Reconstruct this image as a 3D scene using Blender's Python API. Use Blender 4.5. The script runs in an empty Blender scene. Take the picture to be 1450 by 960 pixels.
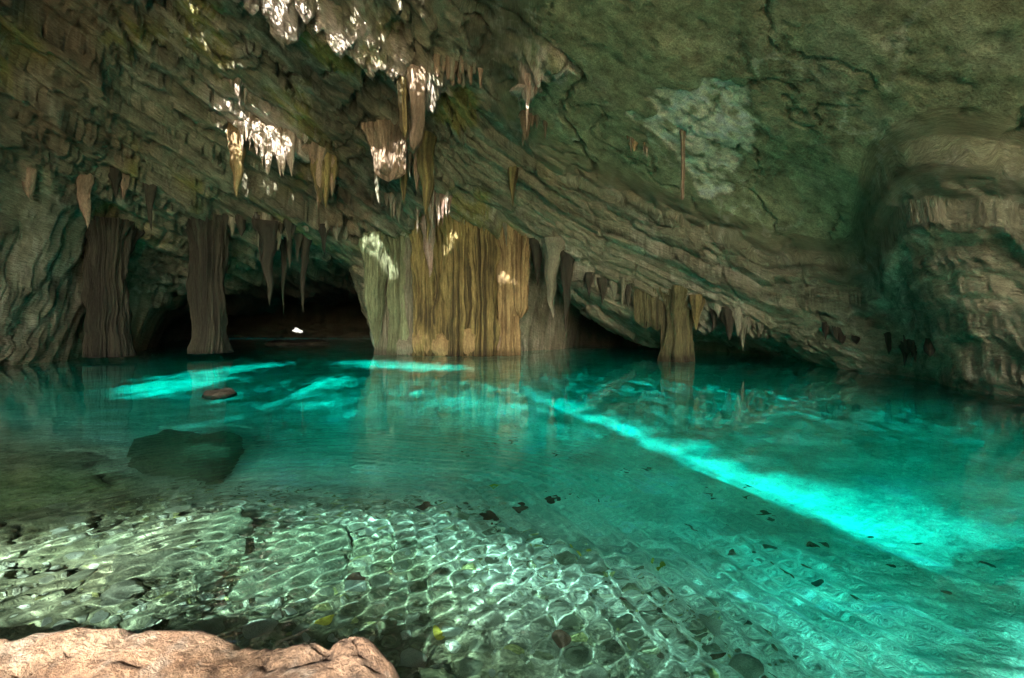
import bpy, math, random
import numpy as np
from mathutils import Vector, Matrix
from mathutils.bvhtree import BVHTree

# ------------------------------------------------------------------ camera, sky, sun, exposure
sc = bpy.context.scene
COL = sc.collection
FPX, CX, HY, CAMZ = 700.0, 725.0, 455.0, 1.8          # focal length and horizon in photo pixels, eye height over the lake
cam = bpy.data.objects.new('camera', bpy.data.cameras.new('camera'))
COL.objects.link(cam); sc.camera = cam
cam.location = (0, 0, CAMZ); cam.rotation_euler = (math.radians(90), 0, 0)
cam.data.sensor_width = 36; cam.data.lens = 36 * FPX / 1450
cam.data.shift_y = -(480 - HY) / 1450
cam.data.clip_end = 3000

SUN_EL, SUN_AZ = math.radians(30), math.radians(176)   # the sun stands behind the viewer, over the cave mouth
TAN = math.tan(SUN_EL)
FROM = Vector((math.sin(SUN_AZ) * math.cos(SUN_EL), math.cos(SUN_AZ) * math.cos(SUN_EL), math.sin(SUN_EL)))
SX, SY = -math.sin(SUN_AZ) / TAN, -math.cos(SUN_AZ) / TAN   # ground shift per metre of height along a sunbeam
world = bpy.data.worlds.new('World'); sc.world = world; world.use_nodes = True
wn = world.node_tree
sky = wn.nodes.new('ShaderNodeTexSky'); sky.sky_type = 'NISHITA'; sky.sun_disc = False
sky.dust_density = 5.0; sky.sun_elevation = SUN_EL; sky.sun_rotation = SUN_AZ
wn.links.new(sky.outputs[0], wn.nodes['Background'].inputs[0])
wn.nodes['Background'].inputs[1].default_value = 0.10
sun = bpy.data.lights.new('sun', 'SUN'); sun.energy = 5.0; sun.angle = math.radians(0.5)
sun.color = (1.0, 0.93, 0.84); sun.cycles.is_caustics_light = True
suno = bpy.data.objects.new('sun', sun); COL.objects.link(suno)
suno.rotation_euler = (-FROM).to_track_quat('-Z', 'Y').to_euler(); suno.location = FROM * 60
sc.view_settings.view_transform = 'Standard'; sc.view_settings.look = 'None'
sc.view_settings.gamma = 1.0; sc.view_settings.use_curve_mapping = False
sc.view_settings.exposure = 3.55
sc.cycles.use_denoising = True
sc.cycles.max_bounces = 9; sc.cycles.diffuse_bounces = 4; sc.cycles.glossy_bounces = 4
sc.cycles.transmission_bounces = 6; sc.cycles.transparent_max_bounces = 8
sc.cycles.sample_clamp_indirect = 5.0; sc.cycles.blur_glossy = 0.3
sc.cycles.caustics_reflective = False; sc.cycles.caustics_refractive = True

rng = np.random.default_rng(11)
random.seed(11)

# ------------------------------------------------------------------ numpy helpers
def _hash(ix, iy, iz, seed):
    h = (ix.astype(np.uint32) * np.uint32(374761393) + iy.astype(np.uint32) * np.uint32(668265263)
         + iz.astype(np.uint32) * np.uint32(2246822519) + np.uint32(seed * 3266489917 % 4294967296))
    h = (h ^ (h >> np.uint32(13))) * np.uint32(1274126177)
    h = (h ^ (h >> np.uint32(16))) * np.uint32(2654435761)
    return ((h ^ (h >> np.uint32(15))) & np.uint32(0xffffff)).astype(np.float32) / 16777215.0

def noise(x, y, z=0.0, seed=0):
    """value noise in -1..1"""
    x, y, z = np.broadcast_arrays(np.asarray(x, np.float32), np.asarray(y, np.float32), np.asarray(z, np.float32))
    fx, fy, fz = np.floor(x), np.floor(y), np.floor(z)
    u, v, w = x - fx, y - fy, z - fz
    u = u * u * u * (u * (u * 6 - 15) + 10); v = v * v * v * (v * (v * 6 - 15) + 10); w = w * w * w * (w * (w * 6 - 15) + 10)
    ix, iy, iz = fx.astype(np.int64), fy.astype(np.int64), fz.astype(np.int64)
    def c(a, b, d): return _hash(ix + a, iy + b, iz + d, seed)
    r = 0
    a0 = (c(0,0,0) * (1-u) + c(1,0,0) * u) * (1-v) + (c(0,1,0) * (1-u) + c(1,1,0) * u) * v
    a1 = (c(0,0,1) * (1-u) + c(1,0,1) * u) * (1-v) + (c(0,1,1) * (1-u) + c(1,1,1) * u) * v
    return (a0 * (1-w) + a1 * w) * 2 - 1

def fbm(x, y, z=0.0, oct=4, seed=0, gain=0.5):
    s = 0; a = 1.0; t = 0; f = 1.0
    for i in range(oct):
        s = s + a * noise(np.asarray(x) * f, np.asarray(y) * f, np.asarray(z) * f, seed + i * 7)
        t += a; a *= gain; f *= 2.03
    return s / t

def ridge(x, y, z=0.0, oct=4, seed=0):
    s = 0; a = 1.0; t = 0; f = 1.0
    for i in range(oct):
        s = s + a * (1 - np.abs(noise(np.asarray(x) * f, np.asarray(y) * f, np.asarray(z) * f, seed + i * 5)))
        t += a; a *= 0.5; f *= 2.1
    return s / t

def sstep(a, b, x):
    t = np.clip((x - a) / (b - a), 0, 1); return t * t * (3 - 2 * t)

def lerp(a, b, t): return a + (b - a) * t

def poly_sdist(X, Y, P):
    """signed distance to a closed polygon, positive inside"""
    P = np.asarray(P, np.float32); d = np.full(X.shape, 1e9, np.float32); ins = np.zeros(X.shape, bool)
    for (x0, y0), (x1, y1) in zip(P, np.roll(P, -1, 0)):
        ex, ey = x1 - x0, y1 - y0
        t = np.clip(((X - x0) * ex + (Y - y0) * ey) / (ex * ex + ey * ey + 1e-9), 0, 1)
        d = np.minimum(d, np.hypot(X - x0 - t * ex, Y - y0 - t * ey))
        c = ((y0 > Y) != (y1 > Y)) & (X < (x1 - x0) * (Y - y0) / (y1 - y0 + 1e-12) + x0)
        ins ^= c
    return np.where(ins, d, -d)

def graded(a, b, parts):
    """coordinates from a to b; parts = [(end, spacing)...]"""
    out = [a]; cur = a
    for end, sp in parts:
        n = max(1, int(round((end - cur) / sp))); out += list(np.linspace(cur, end, n + 1)[1:]); cur = end
    return np.array(out, np.float32)

def grid_quads(ny, nx):
    i = np.arange(ny * nx).reshape(ny, nx)
    return np.stack([i[:-1, :-1], i[:-1, 1:], i[1:, 1:], i[1:, :-1]], -1).reshape(-1, 4)

def np_mesh(name, V, Q, smooth=True):
    m = bpy.data.meshes.new(name)
    V = np.ascontiguousarray(V, np.float32); Q = np.ascontiguousarray(Q, np.int32)
    k = Q.shape[1]
    m.vertices.add(len(V)); m.vertices.foreach_set('co', V.ravel())
    m.loops.add(Q.size); m.loops.foreach_set('vertex_index', Q.ravel())
    m.polygons.add(len(Q)); m.polygons.foreach_set('loop_start', np.arange(0, Q.size, k, dtype=np.int32))
    m.update(calc_edges=True); m.validate()
    m.polygons.foreach_set('use_smooth', np.full(len(m.polygons), smooth))
    return m

def vcol(m, name, C):
    a = m.attributes.new(name, 'FLOAT_COLOR', 'POINT')
    C = np.asarray(C, np.float32)
    if C.shape[1] == 3: C = np.concatenate([C, np.ones((len(C), 1), np.float32)], 1)
    a.data.foreach_set('color', C.ravel())

def link(name, mesh, mat=None, parent=None, label=None, cat=None, group=None, kind=None, loc=None):
    o = bpy.data.objects.new(name, mesh); COL.objects.link(o)
    if mat is not None and mesh is not None and not mesh.materials: mesh.materials.append(mat)
    if parent is not None: o.parent = parent
    if loc is not None: o.location = loc
    tag(o, label, cat, group, kind)
    if mesh is not None: o.cycles.is_caustics_receiver = True
    return o

def tag(o, label=None, cat=None, group=None, kind=None):
    for k, v in (('label', label), ('category', cat), ('group', group), ('kind', kind)):
        if v: o[k] = v

def px2x(px, Y): return (px - CX) / FPX * Y
def py2z(py, Y): return CAMZ + (HY - py) / FPX * Y

# ------------------------------------------------------------------ materials
def nodes(name):
    m = bpy.data.materials.new(name); m.use_nodes = True
    t = m.node_tree; return m, t, t.nodes['Principled BSDF']

def N(t, kind, **kw):
    n = t.nodes.new(kind)
    for k, v in kw.items():
        if k in n.inputs: n.inputs[k].default_value = v
        else: setattr(n, k, v)
    return n

def ramp(t, fac, stops):
    r = t.nodes.new('ShaderNodeValToRGB'); e = r.color_ramp.elements
    while len(e) < len(stops): e.new(0.5)
    for i, (p, c) in enumerate(stops): e[i].position = p; e[i].color = (*c, 1) if len(c) == 3 else c
    t.links.new(fac, r.inputs[0]); return r.outputs[0]

def mixc(t, mode, fac, a, b):
    n = t.nodes.new('ShaderNodeMix'); n.data_type = 'RGBA'; n.blend_type = mode
    for s, v in ((n.inputs[0], fac), (n.inputs[6], a), (n.inputs[7], b)):
        if hasattr(v, 'node'): t.links.new(v, s)
        else: s.default_value = v
    return n.outputs[2]

def rock_material(name, attr=None, base=(.2, .2, .15), scale=1.0, bump=.06, stretch=(1, 1, 1), rough=.85, mott=.5, spec=.3, vec=None):
    m, t, b = nodes(name)
    tc = N(t, 'ShaderNodeTexCoord'); mp = N(t, 'ShaderNodeMapping')
    mp.inputs['Scale'].default_value = [s * scale for s in stretch]
    if vec:
        va = N(t, 'ShaderNodeAttribute'); va.attribute_name = vec; t.links.new(va.outputs['Vector'], mp.inputs[0])
    else: t.links.new(tc.outputs['Object'], mp.inputs[0])
    n1 = N(t, 'ShaderNodeTexNoise', Scale=6.0, Detail=8.0, Roughness=.65)
    n2 = N(t, 'ShaderNodeTexNoise', Scale=38.0, Detail=6.0, Roughness=.7)
    mu = N(t, 'ShaderNodeTexVoronoi', Scale=9.0); mu.feature = 'DISTANCE_TO_EDGE'
    for n in (n1, n2, mu): t.links.new(mp.outputs[0], n.inputs['Vector'])
    if attr:
        a = N(t, 'ShaderNodeAttribute'); a.attribute_name = attr; col = a.outputs['Color']
    else:
        rgb = N(t, 'ShaderNodeRGB'); rgb.outputs[0].default_value = (*base, 1); col = rgb.outputs[0]
    lo, hi = 1 - mott, 1 + mott * .9
    v1 = ramp(t, n1.outputs['Fac'], [(.3, (lo, lo, lo)), (.7, (hi, hi, hi * .97))])
    v2 = ramp(t, n2.outputs['Fac'], [(.32, (.58, .58, .58)), (.68, (1.42, 1.42, 1.4))])
    c = mixc(t, 'MULTIPLY', 1.0, col, v1); c = mixc(t, 'MULTIPLY', 1.0, c, v2)
    t.links.new(c, b.inputs['Base Color'])
    b.inputs['Roughness'].default_value = rough; b.inputs['Specular IOR Level'].default_value = spec
    ad = N(t, 'ShaderNodeMath', operation='MULTIPLY_ADD'); ad.inputs[1].default_value = .45
    t.links.new(n2.outputs['Fac'], ad.inputs[0]); t.links.new(n1.outputs['Fac'], ad.inputs[2])
    a2 = N(t, 'ShaderNodeMath', operation='MULTIPLY_ADD'); a2.inputs[1].default_value = .5 if not vec else .12
    t.links.new(mu.outputs['Distance'], a2.inputs[0]); t.links.new(ad.outputs[0], a2.inputs[2])
    bp = N(t, 'ShaderNodeBump', Strength=1.0, Distance=bump)
    t.links.new(a2.outputs[0], bp.inputs['Height']); t.links.new(bp.outputs[0], b.inputs['Normal'])
    return m

M_CAVE = rock_material('cave_rock', attr='tone', scale=.55, bump=.22, mott=.40, vec='bedpos')
M_FLOW = rock_material('flowstone', attr='tone', scale=1.3, bump=.10, stretch=(1.4, 1.4, .22), mott=.45, rough=.7)
M_STAL = rock_material('dripstone', attr='tone', scale=2.0, bump=.06, stretch=(1.3, 1.3, .45), mott=.4, rough=.65)
M_BED = rock_material('lake_bed', attr='tone', scale=1.6, bump=.05, mott=.3, rough=.95, spec=.1)
M_BOULDER = rock_material('shore_boulder', attr='tone', scale=2.6, bump=.08, mott=.4, rough=.8)

# ------------------------------------------------------------------ shape of the lake bed
SHELF = [(-40, -40), (-40, 9.5), (-9, 9.2), (-5.5, 7.6), (-3.2, 6.1), (-.6, 5.6), (.6, 4.4), (1.35, 3.6), (1.6, 2.4), (2.4, 0), (4.5, -3), (40, -6), (40, -40)]
def bed_fn(X, Y, fine=True):
    X = np.asarray(X, np.float32); Y = np.asarray(Y, np.float32)
    w = fbm(X * .5, Y * .5, 0, 4, 401) * .5
    d = -poly_sdist(X, Y, SHELF) + w                   # distance beyond the drop-off
    sh = -.34 - .085 * np.clip(Y - 1.4, 0, 8) - .06 * np.clip(X + 1, 0, 4)
    sh = sh + np.clip(1.5 - Y + .25 * fbm(X * .8, Y * .8, 0, 3, 402), 0, 6) * .42   # shore rising behind the boulder
    sh = np.minimum(sh, 1.5 + .02 * np.clip(-Y, 0, 40))
    drop = -1.15 * sstep(-1.2, 2.4, d) - 1.5 * sstep(1.0, 6.5, d) - .8 * sstep(6, 16, d)
    z = sh + drop
    ledge = sstep(-2.0, -3.6, X + .35 * (Y - 5) + fbm(X * .9, Y * .9, 3, 3, 403) * .5) * sstep(2.2, 3.6, Y) * sstep(11, 8, Y)
    z = z + ledge * .16
    z = z + fbm(X * .8, Y * .8, 0, 4, 404) * .10
    if fine:
        near = sstep(9, 5, Y)
        z = z + near * (ridge(X * 4.5, Y * 4.5, 0, 2, 405) - .6) * -.07
    return z

_tx, _ty = np.arange(-24, 16, .08), np.arange(0, 34, .08)
_tz = bed_fn(*np.meshgrid(_tx, _ty))
def bed_z(x, y):
    fx_ = min(max((x + 24) / .08, 0), len(_tx) - 1.001); fy_ = min(max(y / .08, 0), len(_ty) - 1.001)
    i, j = int(fx_), int(fy_); a, b = fx_ - i, fy_ - j
    return float((_tz[j, i] * (1 - a) + _tz[j, i + 1] * a) * (1 - b) + (_tz[j + 1, i] * (1 - a) + _tz[j + 1, i + 1] * a) * b)
def bed_at(px, py):
    """point of the lake bed that is seen through the water at a photo pixel"""
    d = Vector(((px - CX) / FPX, 1, (HY - py) / FPX)).normalized()
    s_ = Vector((0, 0, CAMZ)) + d * (CAMZ / -d.z)
    hor = Vector((d.x, d.y, 0)); sn = hor.length / 1.333; tn = sn / math.sqrt(1 - sn * sn); hor.normalize()
    p = s_.copy()
    for i in range(12):
        dep = max(.02, -bed_z(p.x, p.y)); p = p.lerp(s_ + hor * tn * dep, .7)
    return Vector((p.x, p.y, bed_z(p.x, p.y)))
def sun_entry(px, py):
    """where the sunbeam enters the water that lights the bed at a photo pixel"""
    p = bed_at(px, py); sn = math.cos(SUN_EL) / 1.333; tn = sn / math.sqrt(1 - sn * sn); L = math.hypot(SX, SY)
    return p.x + p.z * tn * SX / L, p.y + p.z * tn * SY / L

# ------------------------------------------------------------------ the cave shell
SHORE = [(60, -140), (50, -44), (32, -12), (16, 0), (13.2, 5), (12.7, 9), (12.8, 13), (13.2, 16.5), (14.2, 20), (13.5, 26), (11, 33), (8.0, 37), (4.6, 36),
         (3.6, 33.5), (2.4, 31.5), (1.6, 31), (.4, 29.8), (-7.6, 28.8), (-8.4, 32), (-5.5, 45), (-7, 66), (-36, 66), (-32, 45), (-22.5, 30), (-21, 22),
         (-19.5, 12), (-19, 2), (-17, -14), (-13, -44), (-8, -140)]
BX, BY_ = .65, .15                                    # dip of the bedding to the right and away

def bed_h(x, y, z): return z + BX * x + BY_ * y
ctrl = []
for px, py, Y in [(0, 0, 14.5), (0, 200, 17), (0, 330, 19.5), (130, 0, 16), (130, 180, 18.5), (130, 300, 21.5),
                  (270, 0, 17), (270, 150, 19.5), (270, 250, 21.5), (270, 310, 23.5), (400, 0, 17), (400, 100, 19.6), (400, 200, 21.5), (400, 300, 24.2),
                  (520, 0, 16.6), (520, 100, 19.3), (520, 200, 22), (520, 310, 26), (640, 50, 17.4), (640, 150, 20), (640, 250, 23.4), (640, 322, 27),
                  (740, 334, 27.2), (850, 395, 24.6), (860, 450, 26.5), (940, 422, 22.6), (1050, 452, 20), (1180, 482, 17.6), (1320, 508, 14.4), (1450, 535, 11.8),
                  (740, 250, 23.2), (850, 290, 21.6), (950, 330, 20.2), (1080, 390, 18.7)]:
    ctrl.append((px2x(px, Y), Y, py2z(py, Y)))
for x, y in [(0, 15), (3, 11.5), (6, 9.5), (9, 7), (6, 15), (9, 13.5), (3, 17), (1, 19), (6, 18), (9, 16.5), (11, 15.5), (11.8, 9), (10, 3), (5, 5), (0, 9)]:
    ctrl.append((x, y, 14 - BX * x - BY_ * y))
ctrl += [(-5, 9, 14.2), (-12, 10, 13.2), (-18, 5, 9), (-5, 0, 14), (4, -4, 12.5), (-14, -4, 11.5), (10, -6, 9), (-8, -17, 15.5), (2, -17, 15.5), (14, -17, 13), (-20, -17, 13.5), (-36, -43, 22), (-10, -43, 24.8), (10, -43, 24.5), (36, -43, 22), (-8, -30, 20.5), (8, -30, 20.5), (26, -14, 12), (-32, -14, 12),
         (9.5, 25, 1.5), (12.5, 21.5, 1.0), (6.5, 29, 1.9), (7, 36, 2.2), (11, 31, 1.6), (-12, 34, 5.2), (-16, 30, 5.2), (-20, 26, 4.4), (-12, 48, 4.4), (-20, 48, 4.2), (-12, 60, 4.2), (-24, 60, 4.0), (-4, 30, 7.5), (2, 29, 5)]
ctrl = np.array(ctrl, np.float64)

def rbf_fit(P, smooth=.15):
    A = np.hypot(P[:, None, 0] - P[None, :, 0], P[:, None, 1] - P[None, :, 1])
    K = np.where(A > 0, A * A * np.log(A + 1e-12), 0) + np.eye(len(P)) * smooth * 20
    Q = np.c_[np.ones(len(P)), P[:, :2]]
    M = np.block([[K, Q], [Q.T, np.zeros((3, 3))]])
    return np.linalg.solve(M, np.r_[P[:, 2], 0, 0, 0])
_w = rbf_fit(ctrl)
def base_z(X, Y):
    r = np.full(X.shape, _w[-3]) + _w[-2] * X + _w[-1] * Y
    for (cx, cy, _), w in zip(ctrl, _w):
        d2 = (X - cx) ** 2 + (Y - cy) ** 2
        r += w * .5 * d2 * np.log(d2 + 1e-12)
    return r

lv = [-12.0]                                           # bedding planes: uneven thickness
while lv[-1] < 24: lv.append(lv[-1] + (rng.choice([.35, .55, .8, 1.2, 1.6], p=[.2, .25, .25, .2, .1]) if lv[-1] < 9.3 else rng.choice([.22, .3, .4, .55, .8], p=[.22, .24, .22, .2, .12])))
lv = np.array(lv)
lv = np.r_[lv[lv < 12.75], 13.3, 14.6, 15.6, lv[lv > 16]]

def terrace(h, sharp=.86, lv=lv):
    k = np.clip(np.searchsorted(lv, h) - 1, 0, len(lv) - 2)
    t = (h - lv[k]) / (lv[k + 1] - lv[k])
    thick = lv[k + 1] - lv[k]
    s = sstep(sharp, 1.0, t)                           # long flat underside, short riser
    groove = np.exp(-((t - sharp + .04) / .085) ** 2)   # parting along the foot of every layer
    return lv[k] + thick * lerp(s, t, .12), groove * np.clip(thick, .2, .7), k, t

gx = graded(-54, 52, [(-21, .8), (-15.5, .11), (-12, .065), (13, .05), (16, .09), (18, .25), (52, 1.0)])
gy = graded(-43, 57.6, [(-5, .13), (6, .2), (10, .09), (25, .05), (29.5, .065), (34, .14), (57.6, .5)])
X, Y = np.meshgrid(gx, gy)
X = X.astype(np.float32); Y = Y.astype(np.float32)
zb = base_z(X.astype(np.float64), Y.astype(np.float64)).astype(np.float32)
h = zb + BX * X + BY_ * Y
left = sstep(1.5, -5, X)                               # rougher, blockier rock on the left
slab = sstep(12.9, 13.7, h) * sstep(-2, 1.0, X)        # the smooth slab of the right-hand ceiling
warp = fbm(X * .16, Y * .16, 3.1, 3, 3) * (1.5 + .7 * left) + fbm(X * .7, Y * .7, 1.7, 4, 21) * (.42 + .2 * left)
blocky = np.floor(fbm(X * .35 + .2 * Y, Y * .35, 0, 2, 77) * 6) / 6
hw = h + warp * (1 - .8 * slab) + blocky * .5 * (1 - slab) * left
ht, groove, lvl, tt = terrace(hw)
amt = lerp(.88, .6, slab)
dh = lerp(h, ht - warp * .55 * (1 - .8 * slab), amt) - h
z = zb + dh + groove * (lerp(.55, .06, slab) + 1.0 * left) * (.45 + .55 * noise(X * .5, Y * .5, 9, 5))
# broken relief
z += fbm(X * .9, Y * .9, 0, 5, 41) * lerp(.22, .05, slab)
z += (ridge(X * 2.3, Y * 2.3, h * .8, 3, 55) - .6) * lerp(.05, .012, slab)
lv2 = np.cumsum(np.r_[-14, rng.choice([.11, .17, .25, .36], 400, p=[.3, .3, .25, .15])])
h2 = z + BX * X + BY_ * Y + fbm(X * .5, Y * .5, 4, 3, 57) * .18
ht2, groove2, _, _ = terrace(h2, .70, lv2)
z += (ht2 - h2) * .85 * (1 - .9 * slab)
z += groove2 * .3 * (1 - slab) * (noise(X * .8, Y * .8, 2, 58) > -.1)
cr = 1 - np.abs(fbm(X * .22 + .1 * Y, Y * .22 - .12 * X, 5, 4, 91))   # long cracks
crack = sstep(.97, .995, cr) * (1 - .6 * slab) * (.25 + .75 * left)
z += crack * lerp(.5, .12, slab)
sl1 = 1 - np.abs(fbm(X * .13 + 3, Y * .17, 8, 5, 191)); seam = (sstep(.972, .997, sl1) + .7 * sstep(.975, .997, 1 - np.abs(fbm(X * .45 + 7, Y * .4 + .2 * X, 8, 5, 193)))) * slab
pits = sstep(.30, .6, fbm(X * 2.6, Y * 2.6, 1, 4, 195)) * slab; z += pits * .05
z += seam * .2 + fbm(X * .33, Y * .33, 6, 3, 196) * .16 * slab
# slab flake: the pale scar
fl = np.array([(px, py) for px, py in [(912, 122), (960, 105), (1005, 95), (1035, 92), (1062, 112), (1078, 128), (1062, 160), (1060, 205), (1042, 232), (1018, 262), (990, 262), (975, 225), (950, 195), (925, 172), (890, 152), (925, 140)]], float)
den = (HY - fl[:, 1]) / FPX + BX * (fl[:, 0] - CX) / FPX + BY_
Yf = (14 - CAMZ) / den; Xf = (fl[:, 0] - CX) / FPX * Yf
fd = poly_sdist(X, Y, np.c_[Xf, Yf]) + fbm(X * 1.6, Y * 1.6, 2, 4, 61) * .42
flake = sstep(-.03, .10, fd)
z += flake * (.05 + .06 * fbm(X * 3, Y * 3, 0, 4, 62))
# a roof rib and a smaller slab-edge one, shaped deep to catch the sun
def xy_line(q_):
    d_ = np.full(X.shape, 1e9, np.float32)
    for (x0, y0), (x1, y1) in zip(q_[:-1], q_[1:]):
        ex, ey = x1 - x0, y1 - y0; t_ = np.clip(((X - x0) * ex + (Y - y0) * ey) / (ex * ex + ey * ey + 1e-6), 0, 1)
        d_ = np.minimum(d_, np.hypot(X - x0 - t_ * ex, Y - y0 - t_ * ey))
    return d_
rib = np.minimum(xy_line([(-8.2, 15.6), (-7.4, 16.1), (-6.4, 16.7), (-5.4, 17.1), (-4.3, 17.9), (-3.1, 18.8)]), xy_line([(.5, 17.4), (.9, 16.7), (1.2, 16.1)]) + .22)
ribn = rib + fbm(X * 1.9, Y * 1.9, 3, 4, 181) * .35
z -= 1.35 * np.exp(-(np.clip(ribn, 0, 9) / .5) ** 2) * (.75 + .4 * fbm(X * 3, Y * 3, 6, 4, 182))
# walls
sd = poly_sdist(X, Y, SHORE)
sdw = sd + fbm(X * .35, Y * .35, 0, 4, 33) * .8 + fbm(X * 1.7, Y * 1.7, 4, 3, 34) * .22
wall = sdw * 3.2 - .3
k = 1.2
hh = np.clip(.5 + .5 * (z - wall) / k, 0, 1)
z = lerp(z, wall, hh) - k * hh * (1 - hh)
z = np.maximum(z, -7)
# layering on steep faces: push the faces in and out along the bedding coordinate
hb = z + BX * X + BY_ * Y
g = fbm(X * .25, Y * .25, hb * 5.5, 3, 71) * .22 * (1 - .85 * slab)
XX = X + g * .55; YY = Y + g * .9
V = np.stack([XX, YY, z], -1).reshape(-1, 3)
Q = grid_quads(len(gy), len(gx))[:, ::-1]

step = 2
i2 = np.arange(len(gy) * len(gx)).reshape(len(gy), len(gx))[::step, ::step]
bq = np.stack([i2[:-1, :-1], i2[:-1, 1:], i2[1:, 1:], i2[1:, :-1]], -1).reshape(-1, 4)
remap = -np.ones(len(V), np.int64); remap[i2.ravel()] = np.arange(i2.size)
bvh = BVHTree.FromPolygons(V[i2.ravel()].tolist(), remap[bq].tolist())
def ray(px, py, d0=1.0):
    d = Vector(((px - CX) / FPX, 1, (HY - py) / FPX)); L = d.length
    hit = bvh.ray_cast(Vector((0, 0, CAMZ)), d / L, 120)
    return hit[0] if hit[0] is not None else None

# sunlit patches: holes added to the unseen roof aim sunbeams at them
def shadow_xy(p): return p[0] + p[2] * SX, p[1] + p[2] * SY
spots = []                                             # (sx, sy, radius along x, radius along y) on the water plane
for px, py, rx, ry in [(350, 180, 1.0, 1.6), (385, 205, .95, 1.5), (338, 135, .5, .8), (606, 335, .55, 2.0), (583, 372, .35, 1.0), (636, 365, .4, 1.1),
                       (425, 40, .9, 1.3), (450, 55, .9, 1.3), (485, 75, .9, 1.3), (525, 95, .9, 1.3), (570, 122, .8, 1.2), (610, 150, .6, 1.0), (762, 115, .6, .9), (758, 140, .5, .9), (745, 140, .3, .8), (692, 222, .4, .7), (620, 285, .35, .6)]:
    p = ray(px, py)
    if p is not None:
        s = shadow_xy(p); spots.append((s[0], s[1], rx, ry))
SXY = np.stack([V[:, 0] + V[:, 2] * SX, V[:, 1] + V[:, 2] * SY], -1)
sxn = SXY[:, 0] + fbm(SXY[:, 0] * 1.3, SXY[:, 1] * 1.3, 0, 3, 301) * .35
syn = SXY[:, 1] + fbm(SXY[:, 0] * 1.3, SXY[:, 1] * 1.3, 5, 3, 302) * .5
lit = np.zeros(len(V), np.float32)
for a, b_, rx, ry in spots: lit = np.maximum(lit, .36 * sstep(2.2, .6, ((sxn - a) / rx) ** 2 + ((syn - b_) / ry) ** 2))
# the sun on the water: shore pool, long diagonal slit, far-left pools
NEAR = [(-9, -30), (-6, 3.2), (-3.9, 4.4), (-2.7, 5.1), (-.3, 5.2), (.5, 4.3), (1.25, 3.6), (1.45, 2.3), (1.9, 0), (3, -30)]
SLIT = [sun_entry(*p) for p in [(700, 547), (725, 556), (790, 578), (860, 606), (930, 637), (1000, 667), (1090, 705), (1180, 744), (1300, 796), (1450, 862), (1600, 930), (1700, 790), (1450, 720), (1300, 668), (1180, 636), (1090, 612), (1000, 592), (930, 580), (860, 568), (790, 556), (730, 546)]]
POOLS = [[sun_entry(*p) for p in P] for P in (
    [(190, 566), (270, 552), (318, 541), (338, 528), (400, 516), (405, 513), (340, 518), (270, 527), (180, 540)],
    [(410, 553), (440, 556), (480, 545), (500, 540), (470, 535), (430, 538), (410, 545)],
    [(470, 515), (540, 521), (600, 525), (665, 523), (650, 518), (600, 515), (545, 511), (490, 511)],
    )]
ln_ = sstep(-.25, .35, poly_sdist(sxn, syn, NEAR)) * sstep(-.75, -.3, fbm(SXY[:, 0] * .9, SXY[:, 1] * .6, 7, 3, 303))
lit = np.maximum(lit, ln_ * lerp(.42, 1.0, sstep(2.95, 3.25, SXY[:, 1])))
gx1, gx2 = SXY[:, 0] + (sxn - SXY[:, 0]) * .3, SXY[:, 1] + (syn - SXY[:, 1]) * .3
fine = noise(SXY[:, 0] * 3.1, SXY[:, 1] * 2.3, 0, 311) * .5 + noise(SXY[:, 0] * 9, SXY[:, 1] * 5, 0, 312) * .5
LOWER = SLIT[1:11]                                     # crisp near edge; on the far side the added holes thin out
dl = np.full(len(V), 1e9, np.float32)
for (x0, y0), (x1, y1) in zip(LOWER[:-1], LOWER[1:]):
    ex, ey = x1 - x0, y1 - y0; t_ = np.clip(((gx1 - x0) * ex + (gx2 - y0) * ey) / (ex * ex + ey * ey), 0, 1)
    dl = np.minimum(dl, np.hypot(gx1 - x0 - t_ * ex, gx2 - y0 - t_ * ey))
wid = .55 + .16 * np.clip(8 - SXY[:, 1], 0, 6)
u_ = dl / wid
lit = np.maximum(lit, (poly_sdist(SXY[:, 0] + (gx1 - SXY[:, 0]) * .25, SXY[:, 1] + (gx2 - SXY[:, 1]) * .35 + .12 * fine, SLIT) > 0) * sstep(3.0, 4.1, SXY[:, 1]) * lerp(.4, 1.0, sstep(13, 6.5, SXY[:, 1])) * np.exp(-(u_ / 1.5) ** 2) * (1 + .3 * fine))
for P in POOLS: lit = np.maximum(lit, .85 * sstep(-.7, .8, poly_sdist(gx1, gx2, P) + .6 * fine))
# sparse pinholes added to the unseen roof for a dim dapple over mid-lake
def soft(P, w, a_): return a_ * sstep(-w, w, poly_sdist(gx1, gx2, [sun_entry(*p) for p in P]))
lit = np.maximum(lit, soft([(340, 660), (360, 590), (470, 560), (620, 556), (730, 570), (790, 610), (760, 660), (640, 680), (450, 685)], .9, .36) * (1 + .7 * fbm(SXY[:, 0] * .9, SXY[:, 1] * .7, 0, 3, 331)))
lit = np.maximum(lit, soft([(250, 560), (480, 530), (740, 545), (900, 650), (1060, 760), (1300, 870), (1500, 1100), (1120, 1000), (860, 790), (600, 710), (300, 690)], 1.0, .15) * (1 + .5 * fbm(SXY[:, 0] * .8, SXY[:, 1] * .6, 3, 3, 332)))
lit = np.maximum(lit, soft([(740, 540), (820, 530), (1000, 545), (1300, 580), (1600, 640), (1600, 760), (1180, 700), (960, 620)], 1.0, .06))
lit = np.maximum(lit, soft([(640, 590), (700, 600), (745, 590), (740, 575), (690, 568), (650, 572)], .8, .6))
vy = np.maximum(V[:, 1], .4)
vpy = HY - FPX * (V[:, 2] - CAMZ) / vy; vpx = CX + FPX * V[:, 0] / vy
inview = (V[:, 1] > .4) & (vpy > -14) & (vpx > -60) & (vpx < 1510)
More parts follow.
